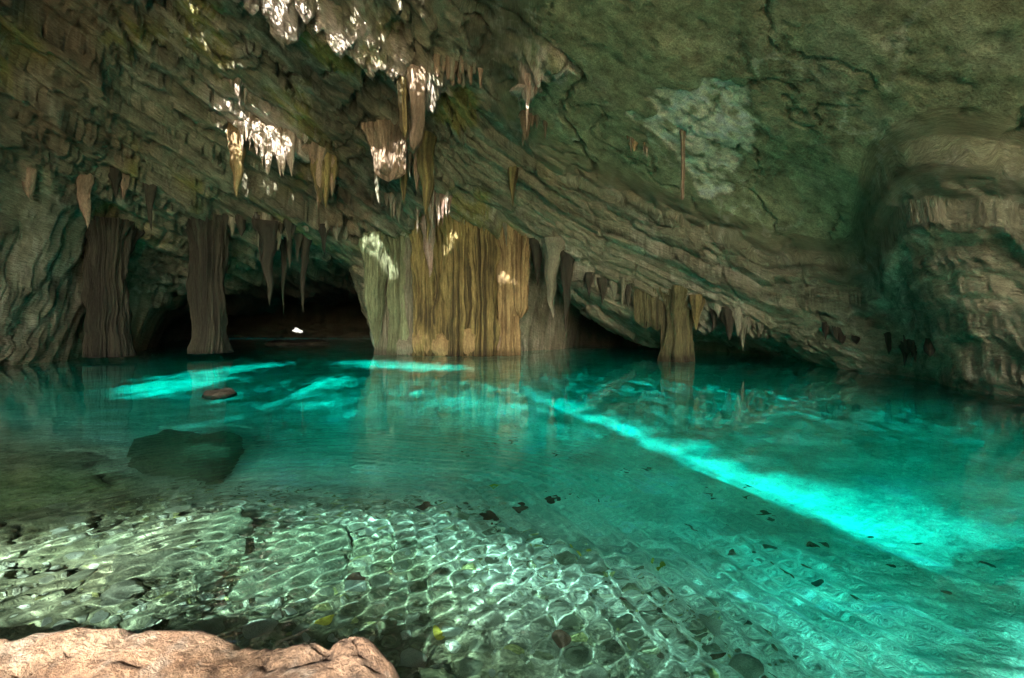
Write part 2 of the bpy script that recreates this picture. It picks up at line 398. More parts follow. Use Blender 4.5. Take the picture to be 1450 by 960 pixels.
keep = inview | (V[:, 2] < 3.0)
# pierce the unseen roof at random so it sifts the sun
Q = Q[(rng.random(len(Q)) >= lit[Q].mean(1)) | keep[Q].any(1)]

# rock colours
n_a = fbm(X * .35, Y * .35, z * .35, 5, 131); n_b = fbm(X * 1.6, Y * 1.6, z * 1.6, 5, 132); n_c = fbm(X * .12, Y * .12, 0, 3, 133)
n_s = fbm(X * .5 + Y * .2, Y * .5, hb * 6.0, 4, 134)           # bands along the bedding
def C3(c): return np.array(c, np.float32)
col = C3((.235, .235, .17))[None, None] * np.ones((*X.shape, 1), np.float32)
col = lerp(col, C3((.215, .24, .185)), sstep(-.1, .4, n_a)[..., None] * .8)
col = lerp(col, C3((.20, .155, .11)), (sstep(.0, .45, n_c + .3 * n_b) * left)[..., None] * .9)
col = lerp(col, C3((.265, .285, .175)), (slab * .85)[..., None])
col *= (1 + .55 * n_s * (1 - slab) + .25 * n_b)[..., None]
moss = sstep(.12, .42, fbm(X * .45, Y * .45, z * .3, 4, 141)) * (1 - slab) * sstep(3, -1, X) * sstep(4, 8, z)
col = lerp(col, C3((.25, .245, .06)), moss[..., None] * .75)
crust = sstep(.30, .55, ridge(X * 1.1, Y * 1.1, hb * 2.5, 4, 151) - .42 + .25 * n_a) * (1 - .75 * slab)
col = lerp(col, C3((.44, .42, .35)), (crust * .62)[..., None])
veins = sstep(.965, .992, 1 - np.abs(fbm(X * .6, Y * .6 + hb, 3, 5, 161))) * sstep(-.1, .3, n_a)
col = lerp(col, C3((.52, .52, .44)), (veins * .6)[..., None])
fm = flake * sstep(-.55, -.12, fbm(X * 2.6, Y * 2.6, 0, 5, 163))
col = lerp(col, C3((.80, .76, .62)), (fm * .92)[..., None])
rimf = np.exp(-((fd - .03) / .06) ** 2); col *= (1 - .35 * rimf * (1 - flake))[..., None]
# sun glow on the roof ridge and the fringe, painted as pale rock
def pline(pts):
    d_ = np.full(X.shape, 1e9, np.float32); q_ = [ray(*p_) for p_ in pts]; q_ = [(p_.x, p_.y) for p_ in q_ if p_ is not None]
    for (x0, y0), (x1, y1) in zip(q_[:-1], q_[1:]):
        ex, ey = x1 - x0, y1 - y0; t_ = np.clip(((X - x0) * ex + (Y - y0) * ey) / (ex * ex + ey * ey + 1e-6), 0, 1)
        d_ = np.minimum(d_, np.hypot(X - x0 - t_ * ex, Y - y0 - t_ * ey))
    return d_
rd = np.minimum(rib, pline([(330, 150), (345, 175), (420, 205)]))
ridge_glow = sstep(.9, .15, rd + fbm(X * 1.8, Y * 1.8, z * 1.8, 5, 165) * 1.1)
dark = np.clip(groove * 1.3 + groove2 * 1.6 * sstep(-.3, .4, n_a + n_b * .5) + crack * .9, 0, 1) * (1 - .4 * slab)  # shade in grooves and cracks, painted into the rock tone
col *= 1.2 * (1 - .6 * dark * sstep(-.5, .2, n_b + .5 * n_a))[..., None] * (1 - .5 * np.clip(seam, 0, 1))[..., None] * (1 - .25 * pits)[..., None]
col = lerp(col, C3((.40, .40, .30)), (slab * .45 * sstep(.15, .5, fbm(X * .7, Y * .9, 14, 5, 197)))[..., None])
col *= lerp(1.0, 1 + .35 * fbm(X * 3.5, Y * 3.5, 4, 4, 198), slab)[..., None]
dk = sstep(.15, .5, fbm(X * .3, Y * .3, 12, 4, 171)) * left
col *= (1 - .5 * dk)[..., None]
col = lerp(col, C3((.58, .51, .47)), (ridge_glow * .9 * (1 - .6 * dark))[..., None])
# shade of the back passages, painted as near-black rock
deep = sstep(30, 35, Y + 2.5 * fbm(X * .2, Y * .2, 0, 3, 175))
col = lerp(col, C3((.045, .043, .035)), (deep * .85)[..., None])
col = np.clip(col, .012, .8)
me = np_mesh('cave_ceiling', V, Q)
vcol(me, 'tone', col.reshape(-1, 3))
hb = z + BX * X + BY_ * Y
bp_ = np.stack([XX - .5 * z * .5, YY, hb * lerp(4.5, 1.5, slab)], -1).reshape(-1, 3)
av = me.attributes.new('bedpos', 'FLOAT_VECTOR', 'POINT'); av.data.foreach_set('vector', np.ascontiguousarray(bp_, np.float32).ravel())
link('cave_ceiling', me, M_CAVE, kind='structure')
def ceil_z(x, y):
    hit = bvh.ray_cast(Vector((x, y, .1)), Vector((0, 0, 1)), 60)
    return hit[0].z if hit[0] is not None else None

# ------------------------------------------------------------------ lake bed and shore
bx = graded(-56, 54, [(-20, 1), (-8, .4), (-4.5, .06), (3.2, .028), (7, .06), (18, .25), (54, 1)])
by = graded(-44, 74, [(-10, .6), (0, .3), (1.2, .06), (6.5, .028), (12, .055), (30, .2), (74, 1.0)])
BX2, BY2 = np.meshgrid(bx, by)
Zb = bed_fn(BX2, BY2)
# rubble: rounded cobbles welded into the shelf floor
def cells(X, Y, s, seed):
    gx_, gy_ = np.floor(X * s), np.floor(Y * s)
    b1 = np.full(X.shape, 9., np.float32); b2 = b1.copy(); idv = np.zeros(X.shape, np.float32)
    for ox in (-1, 0, 1):
        for oy in (-1, 0, 1):
            cx_, cy_ = gx_ + ox, gy_ + oy
            hx = _hash(cx_.astype(np.int64), cy_.astype(np.int64), np.zeros_like(cx_, dtype=np.int64), seed)
            hy = _hash(cx_.astype(np.int64), cy_.astype(np.int64), np.ones_like(cx_, dtype=np.int64), seed)
            dd = np.hypot(X * s - cx_ - hx, Y * s - cy_ - hy)
            nb = dd < b1
            b2 = np.where(nb, b1, np.minimum(b2, dd)); b1 = np.where(nb, dd, b1); idv = np.where(nb, hx * .5 + hy * .5, idv)
    return b1, b2, idv
wx = BX2 + fbm(BX2 * 3, BY2 * 3, 0, 3, 411) * .08; wy = BY2 + fbm(BX2 * 3, BY2 * 3, 4, 3, 412) * .08
c1, c2, cid = cells(wx, wy, 5.2, 421); f1, f2, fid = cells(wx, wy, 13.0, 422)
shd = -poly_sdist(BX2, BY2, SHELF)
rub = sstep(.5, -1.3, shd + fbm(BX2, BY2, 0, 3, 413) * .5)
Zb += rub * (fbm(BX2 * 5, BY2 * 5, 0, 4, 414) * .05 + np.clip((f2 - f1), 0, .4) * .03)
# open joints in the left-hand ledges
jl = sstep(.972, .995, 1 - np.abs(fbm(BX2 * .55 + .25 * BY2, BY2 * .9 - .1 * BX2, 0, 3, 431))) * sstep(.2, -1.2, BX2) * sstep(6, -.5, shd) * sstep(2.2, 3.0, BY2)
Zb -= jl * .22
nb1 = fbm(BX2 * .7, BY2 * .7, 0, 5, 441); nb2 = fbm(BX2 * 3.1, BY2 * 3.1, 0, 4, 442)
bc = C3((.72, .72, .62))[None, None] * np.ones((*BX2.shape, 1), np.float32)
bc *= (1 + .25 * nb1 + .38 * nb2)[..., None]
silt = sstep(.10, .5, fbm(BX2 * .9, BY2 * .9, 6, 5, 443)); bc = lerp(bc, C3((.42, .45, .37)), silt[..., None] * .65)
shelfc = lerp(C3((.10, .095, .05)), C3((.31, .29, .19)), np.clip(.5 + .8 * fbm(BX2 * 2.4, BY2 * 2.4, 0, 5, 415), 0, 1)[..., None]); shelfc = lerp(shelfc, C3((.09, .085, .05)), sstep(.62, .8, fid)[..., None] * .6)
shelfc = shelfc * (1 + .3 * nb2)[..., None]
shelfc = lerp(shelfc, C3((.30, .30, .10)), (sstep(.1, .5, nb1) * sstep(.5, -2, BX2))[..., None] * .4)
bc = lerp(bc, shelfc, rub[..., None])
bc *= (1 - .85 * jl)[..., None] * 1.0
land = sstep(-.1, .15, Zb)
bc = lerp(bc, C3((.50, .38, .27)) * (1 + .3 * nb2)[..., None], land[..., None])
me = np_mesh('lake_bed', np.stack([BX2, BY2, Zb], -1).reshape(-1, 3), grid_quads(len(by), len(bx)))
vcol(me, 'tone', np.clip(bc, .02, .8).reshape(-1, 3))
link('lake_bed', me, M_BED, kind='structure')
# ground outside the mouth, out to the horizon
ogx = graded(-900, 900, [(-60, 120), (60, 6), (900, 120)]); ogy = graded(-900, -43.6, [(-120, 110), (-43.6, 5)])
OX, OY = np.meshgrid(ogx, ogy)
OZ = 2.1 + np.clip(-OY - 50, 0, 400) * .04 + fbm(OX * .05, OY * .05, 0, 4, 451) * np.clip((-OY - 43) * .06, 0, 6)
me = np_mesh('ground', np.stack([OX, OY, OZ], -1).reshape(-1, 3), grid_quads(len(ogy), len(ogx)))
vcol(me, 'tone', np.clip(C3((.42, .47, .27)) * (1 + .3 * fbm(OX * .2, OY * .2, 0, 3, 452))[..., None], .03, .8).reshape(-1, 3))
link('ground', me, M_BED, kind='structure')

# ------------------------------------------------------------------ water
wxg = graded(-32, 17, [(-12, .3), (-5.2, .06), (-3.6, .03), (2.6, .019), (4.5, .035), (9, .09), (17, .2)])
wyg = graded(.3, 73, [(1.2, .05), (5.6, .019), (8, .03), (12, .055), (20, .1), (32, .2), (73, 1.5)])
WX, WY = np.meshgrid(wxg, wyg)
R0 = (-2.4, 3.3)
r = np.hypot(WX - R0[0], WY - R0[1]); th = np.arctan2(WY - R0[1], WX - R0[0])
rj = r + .10 * np.sin(th * 5 + 1) + .25 * fbm(WX * .5, WY * .5, 0, 3, 501)
env = np.exp(-((r - 3.0) / 2.8) ** 2) * .85 + .25 * np.exp(-r / 6)
calm = np.exp(-np.clip(np.maximum(WX - 1.0, (WX - .6) * .8 + (WY - 6) * .35), 0, 99) / .9)   # ripples die out over the drop-off
env = env * (.12 + .88 * calm)
far = np.exp(-np.clip(WY - 5, 0, 99) / 3.5) * (.10 + .90 * calm)
def wv(kx, ky, lam, ph): return np.sin((WX * kx + WY * ky) * 2 * np.pi / lam + ph + 1.6 * fbm(WX * .7, WY * .7, ph, 2, 511 + int(ph * 10)))
z = .0019 * env * np.sin(rj * 2 * np.pi / .18) + .0014 * env * np.sin(rj * 2 * np.pi / .34 + 1)
z += far * (.0012 * wv(.80, -.60, .15, .3) + .0010 * wv(.95, .3, .19, 1.4) + .0007 * wv(-.35, .94, .17, 2.2) + .0003 * wv(.2, .98, .13, 3.1))
z += far * fbm(WX * 3.4, WY * 3.4, 0, 2, 521) * .0014
z += np.exp(-np.clip(WY - 12, 0, 99) / 20) * fbm(WX * 1.3, WY * 1.3, 3, 2, 522) * .0035
z += fbm(WX * .6, WY * .6, 5, 2, 523) * .003
z[:, 0] = z[:, -1] = 0
depth = np.clip(-bed_fn(WX, WY, False), .02, 9); depth = depth ** 2 / (depth + .55)   # very clear near the surface
me = np_mesh('lake_water', np.stack([WX, WY, z], -1).reshape(-1, 3), grid_quads(len(wyg), len(wxg)))
a = me.attributes.new('depth', 'FLOAT', 'POINT'); a.data.foreach_set('value', depth.ravel().astype(np.float32))
m = bpy.data.materials.new('lake_water'); m.use_nodes = True; t = m.node_tree; t.nodes.clear()
out = N(t, 'ShaderNodeOutputMaterial')
pb = N(t, 'ShaderNodeBsdfPrincipled', Roughness=0.0, IOR=1.333); pb.inputs['Transmission Weight'].default_value = 1.0
at = N(t, 'ShaderNodeAttribute'); at.attribute_name = 'depth'
SIG = (1.5, .044, .052)                                # absorption per metre
comb = N(t, 'ShaderNodeCombineColor')
for i, s in enumerate(SIG):
    mu = N(t, 'ShaderNodeMath', operation='MULTIPLY'); mu.inputs[1].default_value = -s * 2.2
    ex = N(t, 'ShaderNodeMath', operation='EXPONENT')
    t.links.new(at.outputs['Fac'], mu.inputs[0]); t.links.new(mu.outputs[0], ex.inputs[0]); t.links.new(ex.outputs[0], comb.inputs[i])
t.links.new(comb.outputs[0], pb.inputs['Base Color']); t.links.new(pb.outputs[0], out.inputs[0])
wo = link('lake_water', me, m, kind='structure'); wo.cycles.is_caustics_caster = True; wo.cycles.is_caustics_receiver = False

# ------------------------------------------------------------------ far end of the left-hand passage, with its daylight gap
fx = graded(-40, 2, [(-26.5, .5), (-21, .09), (2, .5)]); fz = graded(-4, 9, [(-.2, .6), (1.8, .06), (9, .4)])
FX, FZ = np.meshgrid(fx, fz)
FY = 56.6 + fbm(FX * .4, FZ * .8, 0, 4, 601) * .7
q = grid_quads(len(fz), len(fx))
gap = ((FX - px2x(424, 56.6) + .5 * fbm(FX * 2, FZ * 3, 0, 2, 603)) / .8) ** 2 + ((FZ - py2z(468, 56.6) + .3 * fbm(FX * 1.7, FZ, 2, 3, 602)) / .20) ** 2 < 1
q = q[~gap.ravel()[q].any(1)]
me = np_mesh('cave_back_wall', np.stack([FX, FY, FZ], -1).reshape(-1, 3), q)
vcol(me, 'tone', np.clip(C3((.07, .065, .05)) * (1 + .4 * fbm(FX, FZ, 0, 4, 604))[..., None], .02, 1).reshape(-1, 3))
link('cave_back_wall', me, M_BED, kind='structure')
hx, hy = np.meshgrid(graded(-60, 20, [(20, 1.0)]), graded(66.5, 110, [(110, 1.0)]))
hz = (hy - 68) * .8 + fbm(hx * .2, hy * .2, 0, 4, 611) * 1.2
me = np_mesh('hillside', np.stack([hx, hy, hz], -1).reshape(-1, 3), grid_quads(*hx.shape))
vcol(me, 'tone', np.clip(C3((.5, .48, .4)) * np.ones((*hx.shape, 1)), 0, 1).reshape(-1, 3))
link('hillside', me, M_BED, kind='structure')

# ------------------------------------------------------------------ dripstone
TONES = {'pale': ((.48, .42, .37), (.24, .19, .155)), 'gold': ((.40, .31, .16), (.13, .09, .045)), 'brown': ((.30, .23, .17), (.13, .10, .07)),
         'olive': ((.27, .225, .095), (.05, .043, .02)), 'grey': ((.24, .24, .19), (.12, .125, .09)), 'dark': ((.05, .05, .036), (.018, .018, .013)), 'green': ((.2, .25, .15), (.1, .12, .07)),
         'moss': ((.12, .12, .06), (.045, .045, .025)), 'rose': ((.45, .36, .33), (.24, .16, .13))}
def drip_mesh(name, L, r0, style='cone', tone='grey', seed=0, nt=16, nz=18, flat=1.0, tip=.03, bend=.0, top=.25, zw=None):
    """hanging dripstone: origin where it leaves the rock, running down to -L"""
    th = np.linspace(0, 2 * np.pi, nt, endpoint=False); tz = np.linspace(-top / L, 1, nz)
    T, TH = np.meshgrid(tz, th, indexing='ij'); tc = np.clip(T, 0, 1)
    ca, sa = np.cos(TH), np.sin(TH)
    if style == 'cone': pr = (1 - tc) ** .8 * .88 + tip
    elif style == 'carrot': pr = np.clip(1 - tc ** 2.2, 0, 1) ** .8 * (.8 + .3 * np.sin(tc * 3.1)) + tip
    elif style == 'column': pr = 1 + .35 * np.exp(-tc * 9) + .10 * np.exp(-(1 - tc) * 8) - .10 * np.sin(tc * 3.14) + .07 * fbm(T * 2.2 + seed, 0, 0, 3, 707) + .25 * fbm(ca * .9 + seed, sa * .9, T * 3, 3, 708)
    elif style == 'blunt': pr = (1 + .3 * np.exp(-tc * 8) - .25 * tc) * np.clip((1 - tc) * 9, 0, 1) ** .5 + tip
    elif style == 'straw': pr = .8 - .25 * tc
    pr = pr + .55 * np.exp(-np.clip(T * L, 0, 9) / (r0 * 1.2)) * (style in ('cone', 'carrot', 'straw'))
    sd_ = seed * 3.7
    fr_ = 2.2 if r0 < .4 else 2.2 + r0 * 3
    fl = ridge(ca * fr_ + sd_, sa * fr_, T * L * (.12 if r0 < .4 else .035) + seed, 3, 700) - .65
    if nt > 60: fl = fl * .8 + (ridge(ca * 9 + sd_, sa * 9, T * L * .05, 2, 705) - .65) * .38 + .10 * fbm(ca * 3 + sd_, sa * 3, T * L * .9, 3, 706)
    lump = fbm(ca * 1.2 + sd_, sa * 1.2, T * L * (.9 / max(r0, .12)) * .45, 3, 710)
    if nt > 60: fl = fl * (1 + .7 * fbm(ca * 2 + sd_, sa * 2, T * L * .35, 2, 709)) + .16 * fbm(ca * r0 * 4 + sd_, sa * r0 * 4, T * L * 1.1, 4, 711)
    rr = r0 * pr * (1 + (.75 if r0 > .4 else .7) * fl + .38 * lump)
    wob = .35 if nt < 60 else .10
    cx = bend * tc ** 2 * L + fbm(T * L * .8 + sd_, 0, 0, 2, 720) * r0 * wob; cy = fbm(T * L * .8 + sd_, 9, 0, 2, 721) * r0 * wob
    V = np.stack([cx + rr * ca, cy + rr * sa * flat, -T * L + 0 * ca], -1)
    if style in ('blunt', 'carrot', 'cone', 'straw'):
        jag = fbm(ca * 3 + sd_, sa * 3, 0, 2, 730) * min(.5 * r0, .3) * sstep(.6, 1, tc) * (style == 'blunt')
        V[..., 2] += jag
    nv = nt * nz; V = V.reshape(-1, 3)
    q = []
    i = np.arange(nv).reshape(nz, nt); j = np.roll(i, -1, 1)
    q = np.stack([i[:-1], i[1:], j[1:], j[:-1]], -1).reshape(-1, 4)
    tipc = V[(nz - 1) * nt:].mean(0) - np.array([0, 0, min(r0 * .25, .04)])
    V = np.r_[V, [tipc]]; last = i[-1]
    q = np.r_[q, np.stack([last, np.full(nt, nv), np.full(nt, nv), np.roll(last, -1)], -1)[:, [0, 1, 3, 3]]]
    m = bpy.data.meshes.new(name)
    faces = [tuple(f) for f in q[:-nt].tolist()] + [(int(last[a_]), nv, int(last[(a_ + 1) % nt])) for a_ in range(nt)]
    m.from_pydata(V.tolist(), [], faces); m.polygons.foreach_set('use_smooth', np.ones(len(m.polygons), bool))
    hi, lo = (np.array(c) for c in TONES[tone])
    st = fbm(ca * (3 + r0 * 6) + sd_, sa * (3 + r0 * 6), T * L * .16, 4, 740) * .9 + .45 + fl * 1.3
    st = st + .8 * fbm(rr * ca * 1.1 + sd_, rr * sa * 1.1, T * L * .6, 4, 745)
    c = lerp(lo, hi, np.clip(st, 0, 1)[..., None]).reshape(-1, 3); c = np.r_[c, c[-1:]]
    if zw is not None: c = c * (1 - .6 * sstep(.5, .12, V[:, 2] + zw + .1 * fbm(V[:, 0] * 3, V[:, 1] * 3, 0, 2, 748)))[:, None]      # wet, algae-dark waterline
    vcol(m, 'tone', np.clip(c, .012, .8)); m.update()
    return m
_seed = [0]
def hang(name, px, pt, pb, w, style='cone', tone='grey', label=None, group=None, Y=None, cat='stalactite', detail=1, flat=1.0, parent=None, mat=None, tip=.03, bend=0., up=.0):
    """dripstone that leaves the rock at photo pixel (px, pt) and ends at pb, w pixels wide"""
    _seed[0] += 1
    if Y is None:
        p = ray(px, pt + 1)
        if p is None: return None
        Yv = p.y - .02; zt = p.z
    else: Yv = Y; zt = py2z(pt, Y)
    x = px2x(px, Yv); zb = py2z(pb, Yv); L = zt - zb; r0 = w / FPX * Yv / 2
    nt, nz = (12, 14) if detail == 0 else (22, 36) if detail == 1 else (168, 56)
    cz = ceil_z(x, Yv); top = .3
    if cz is not None and cz > zt: top = min(cz - zt + .25, 1.2 if Y is None else 6)
    me = drip_mesh(name, L, r0, style, tone, _seed[0], nt, nz, flat, tip, bend, top, zt if zb < .3 else None)
    return link(name, me, mat or (M_FLOW if detail == 2 else M_STAL), parent=parent, label=label, cat=cat, group=group, loc=(x, Yv, zt))

# big flowstone curtain standing in the lake
def base_empty(name, px, Y, label, cat, group=None):
    e = bpy.data.objects.new(name, None); COL.objects.link(e); e.location = (0, 0, 0); e.empty_display_size = .2
    tag(e, label, cat, group); return e
E1 = base_empty('flowstone_curtain', 640, 27, 'broad olive and golden flowstone curtain standing in the lake, ribbed from roof to water', 'flowstone')
for px, pt, w, Y, tone in [(548, 335, 30, 27.4, 'grey'), (566, 325, 34, 27.1, 'green'), (584, 320, 34, 27.2, 'grey'), (603, 318, 32, 26.5, 'olive'), (626, 316, 38, 26.9, 'olive'), (648, 315, 36, 26.2, 'olive'), (664, 315, 30, 26.7, 'gold'),
                           (682, 318, 34, 26.2, 'olive'), (702, 328, 24, 27.0, 'olive'), (718, 338, 22, 26.3, 'gold')]:
    hang('drapery', px, pt, 512, w, 'column', tone, Y=Y, detail=2, parent=E1, cat=None)
hang('drapery', 734, 345, 447, 30, 'blunt', 'gold', Y=26.4, detail=2, parent=E1, cat=None)
hang('column_leg', 731, 430, 512, 13, 'column', 'gold', Y=26.5, detail=1, parent=E1, cat=None)
def lump(px, py, w, hgt, Y, tone, name='base_mound', parent=None, seed=0, mat=None, ns=40, **kw):
    u, v = np.meshgrid(np.linspace(0, 2 * np.pi, ns, endpoint=False), np.linspace(.02, np.pi - .02, ns // 2))
    d = np.stack([np.cos(u) * np.sin(v), np.sin(u) * np.sin(v), np.cos(v)], -1)
    rr = 1 + .28 * fbm(d[..., 0] * 1.6 + seed, d[..., 1] * 1.6, d[..., 2] * 1.6, 4, 800) + .16 * (ridge(d[..., 0] * 3 + seed, d[..., 1] * 3, d[..., 2] * 3, 3, 801) - .6)
    Vv = d * rr[..., None] * np.array([w / FPX * Y / 2, w / FPX * Y / 2 * .8, hgt / FPX * Y / 2])
    nz, nt = u.shape; i = np.arange(nz * nt).reshape(nz, nt); j = np.roll(i, -1, 1)
    qq = np.stack([i[:-1], i[1:], j[1:], j[:-1]], -1).reshape(-1, 4)
    m = np_mesh(name, Vv.reshape(-1, 3), qq)
    hi, lo = (np.array(c) for c in TONES[tone])
    vcol(m, 'tone', np.clip(lerp(lo, hi, np.clip((rr - .7) / .6, 0, 1)[..., None]), .02, 1).reshape(-1, 3))
    return link(name, m, mat or M_FLOW, parent=parent, loc=(px2x(px, Y), Y, py2z(py, Y)), **kw)
for i_, (px, py, w, hh_, Y, tone) in enumerate([(600, 484, 34, 42, 26.3, 'gold'), (626, 490, 30, 34, 26.1, 'gold'), (665, 486, 26, 44, 26.0, 'gold'), (686, 490, 18, 34, 26.2, 'gold'), (575, 492, 36, 30, 26.7, 'grey'), (712, 488, 18, 40, 26.4, 'brown')]):
    lump(px, py, w, hh_, Y, tone, parent=E1, seed=i_ * 5)
# second group in the right-hand grotto
E2 = base_empty('flowstone_column', 955, 22.5, 'moss green flowstone column with ribbed curtain reaching the water beside the black grotto', 'flowstone')
for px, pt, pb, w, Y, st in [(958, 415, 512, 34, 22.3, 'column'), (915, 403, 462, 20, 22.8, 'blunt'), (931, 408, 466, 20, 22.6, 'blunt'), (904, 402, 458, 12, 22.9, 'blunt'), (943, 412, 500, 14, 22.6, 'blunt')]:
    hang('drapery', px, pt, pb, w, st, 'moss', Y=Y, detail=2, parent=E2, cat=None)
# left-hand columns
hang('flowstone_column', 296, 316, 500, 42, 'column', 'dark', label='stout dark olive flowstone column beside the black left passage', cat='flowstone', Y=24.5, detail=2)
hang('flowstone_column', 150, 322, 505, 44, 'column', 'dark', label='thick dark column left of the stout olive column', cat='flowstone', Y=22.5, detail=2)

# single, recognisable stalactites
hang('stalactite', 335, 190, 279, 17, 'carrot', 'gold', label='long golden carrot-shaped stalactite at the end of the sunlit fringe')
hang('stalactite', 607, 296, 392, 26, 'cone', 'rose', label='big sunlit pinkish white stalactite in front of the flowstone curtain', detail=1, Y=25.4)
hang('stalactite', 603, 200, 304, 20, 'carrot', 'olive', label='long olive spear-shaped stalactite under the ceiling pillar', detail=1)
hang('stalactite', 571, 108, 192, 15, 'blunt', 'olive', label='narrow left half of the paired ceiling pillars', detail=1)
hang('stalactite', 588, 112, 212, 22, 'blunt', 'brown', label='wide right half of the paired ceiling pillars', detail=1)
hang('dripstone_drapery', 551, 184, 250, 44, 'blunt', 'brown', label='brown boxy dripstone drapery beside the ceiling pillars', cat='drapery', detail=2, flat=.6)
hang('stalactite', 536, 225, 288, 13, 'cone', 'grey', label='grey pointed stalactite at the left foot of the brown drapery')
hang('stalactite', 532, 350, 492, 24, 'carrot', 'green', label='long grey green stalactite hanging almost to the water left of the flowstone curtain', Y=26.2, detail=2)
hang('stalactite', 381, 322, 432, 24, 'cone', 'dark', label='long dark stalactite hanging in the black left passage', detail=1)
hang('stalactite', 966, 188, 282, 8, 'straw', 'brown', label='thin brown stalactite hanging from the slab below the pale scar')
hang('stalactite', 747, 118, 186, 7, 'cone', 'pale', label='thin white sunlit stalactite at the edge of the smooth slab')
hang('stalactite', 987, 428, 468, 15, 'cone', 'olive', label='short olive stalactite right of the grotto column')
hang('stalactite', 726, 246, 292, 12, 'cone', 'olive', label='olive stalactite hanging above the right end of the flowstone curtain')
hang('stalactite', 717, 318, 350, 8, 'cone', 'grey', label='small grey stalactite just above the golden pillars')
hang('stalactite', 783, 345, 452, 26, 'cone', 'grey', label='broad grey stalactite right of the flowstone curtain')
hang('stalactite', 803, 362, 470, 18, 'cone', 'dark', label='dark stalactite beside the broad grey one at the grotto edge')
hang('stalactite', 762, 345, 405, 16, 'cone', 'dark', label='short dark stalactite between the golden pillars and the broad grey stalactite')
def row(items, n, style, tone, label, group, w=(5, 9), ln=(20, 50), detail=0, cat='stalactite', name='stalactite'):
    (xa, ya), (xb, yb) = items
    for i in range(n):
        f = (i + rng.uniform(.1, .9)) / n
        f = lerp(f, rng.random() ** 1.3, .6)
        px = lerp(xa, xb, f); pt = lerp(ya, yb, f) + rng.uniform(-6, 5); e_ = rng.random(); l = lerp(ln[0] * .6, ln[1], e_ ** 1.7); wi = lerp(w[0] * .6, w[1], .5 * e_ + .5 * rng.random())
        tn = tone if isinstance(tone, str) else tone[i % len(tone)]; word = {'rose': 'pinkish', 'gold': 'golden'}.get(tn, tn)
        size = 'long' if l > lerp(*ln, .62) else 'short' if l < lerp(*ln, .2) else 'medium-length'
        hang(name, px, pt, pt + l, wi, style if rng.random() > .3 else 'carrot', tn, label=f'{size} {word} {label}', group=f'{size} {word} {group}', detail=detail)
row(((340, 180), (425, 205)), 38, 'cone', 'pale', 'stalactite in the dense sunlit fringe under the left ledge', 'sunlit fringe stalactites', (6, 11), (22, 58), 1)
row(((405, 215), (416, 222)), 2, 'cone', 'pale', 'stalactite hanging lowest at the right end of the sunlit fringe', 'white end stalactites', (6, 8), (42, 52), 1)
row(((430, 205), (478, 235)), 12, 'cone', ('brown', 'olive', 'brown'), 'stalactite in the thick bundle right of the sunlit fringe', 'brown bundle stalactites', (10, 18), (50, 92), 1)
row(((322, 118), (352, 122)), 7, 'cone', 'pale', 'stalactite in the cluster above the long golden stalactite', 'upper white cluster stalactites', (5, 8), (14, 34), 1)
row(((600, 275), (640, 280)), 14, 'cone', ('rose', 'pale'), 'stalactite in the comb beside the big sunlit one', 'pinkish comb stalactites', (6, 10), (22, 50), 1)
row(((562, 150), (606, 160)), 12, 'cone', ('brown', 'olive', 'pale'), 'stalactite clinging round the paired ceiling pillars', 'pillar stalactites', (5, 10), (20, 60), 1)
row(((570, 215), (612, 235)), 14, 'cone', ('olive', 'brown', 'grey'), 'stalactite in the hanging chain between pillars and curtain', 'chain stalactites', (6, 12), (25, 75), 1)
row(((585, 300), (650, 312)), 12, 'cone', ('pale', 'rose', 'olive'), 'stalactite over the head of the flowstone curtain', 'curtain head stalactites', (5, 10), (18, 55), 1)
row(((328, 160), (440, 200)), 22, 'cone', ('pale', 'brown'), 'stalactite in the back row of the sunlit fringe', 'back fringe stalactites', (4, 8), (12, 36), 1)
row(((538, 282), (592, 288)), 10, 'cone', ('pale', 'grey'), 'stalactite on the ledge under the brown drapery', 'ledge stalactites', (5, 9), (12, 30))
row(((722, 132), (768, 122)), 9, 'cone', 'pale', 'stalactite along the sunlit slab edge', 'slab edge stalactites', (4, 6), (10, 26))
row(((735, 165), (775, 172)), 8, 'cone', 'brown', 'stalactite in the tuft under the slab edge', 'brown tuft stalactites', (7, 11), (18, 40))
row(((878, 196), (932, 208)), 13, 'cone', ('brown', 'gold'), 'stalactite along the fine ledge on the slab', 'fine ledge stalactites', (3, 5), (8, 24))
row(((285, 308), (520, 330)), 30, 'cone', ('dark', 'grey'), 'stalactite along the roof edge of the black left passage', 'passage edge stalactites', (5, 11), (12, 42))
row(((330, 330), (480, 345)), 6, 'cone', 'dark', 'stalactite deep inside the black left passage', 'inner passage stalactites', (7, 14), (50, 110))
row(((600, 85), (690, 95)), 22, 'blunt', ('brown', 'grey'), 'stalactite in the rough crust below the sunlit ridge', 'crust stalactites', (5, 9), (12, 34))
row(((995, 440), (1110, 462)), 12, 'cone', ('dark', 'grey'), 'stalactite in the row along the low right-hand roof', 'low roof stalactites', (7, 13), (16, 44))
row(((820, 395), (900, 405)), 8, 'cone', ('dark', 'grey'), 'stalactite over the black grotto mouth', 'grotto mouth stalactites', (7, 12), (14, 36))
row(((1130, 465), (1400, 505)), 12, 'cone', 'dark', 'stalactite along the far right roof edge', 'right roof edge stalactites', (6, 11), (10, 30))
row(((20, 250), (260, 260)), 9, 'cone', ('dark', 'brown'), 'stalactite on the far left ceiling', 'left ceiling stalactites', (7, 16), (20, 70))

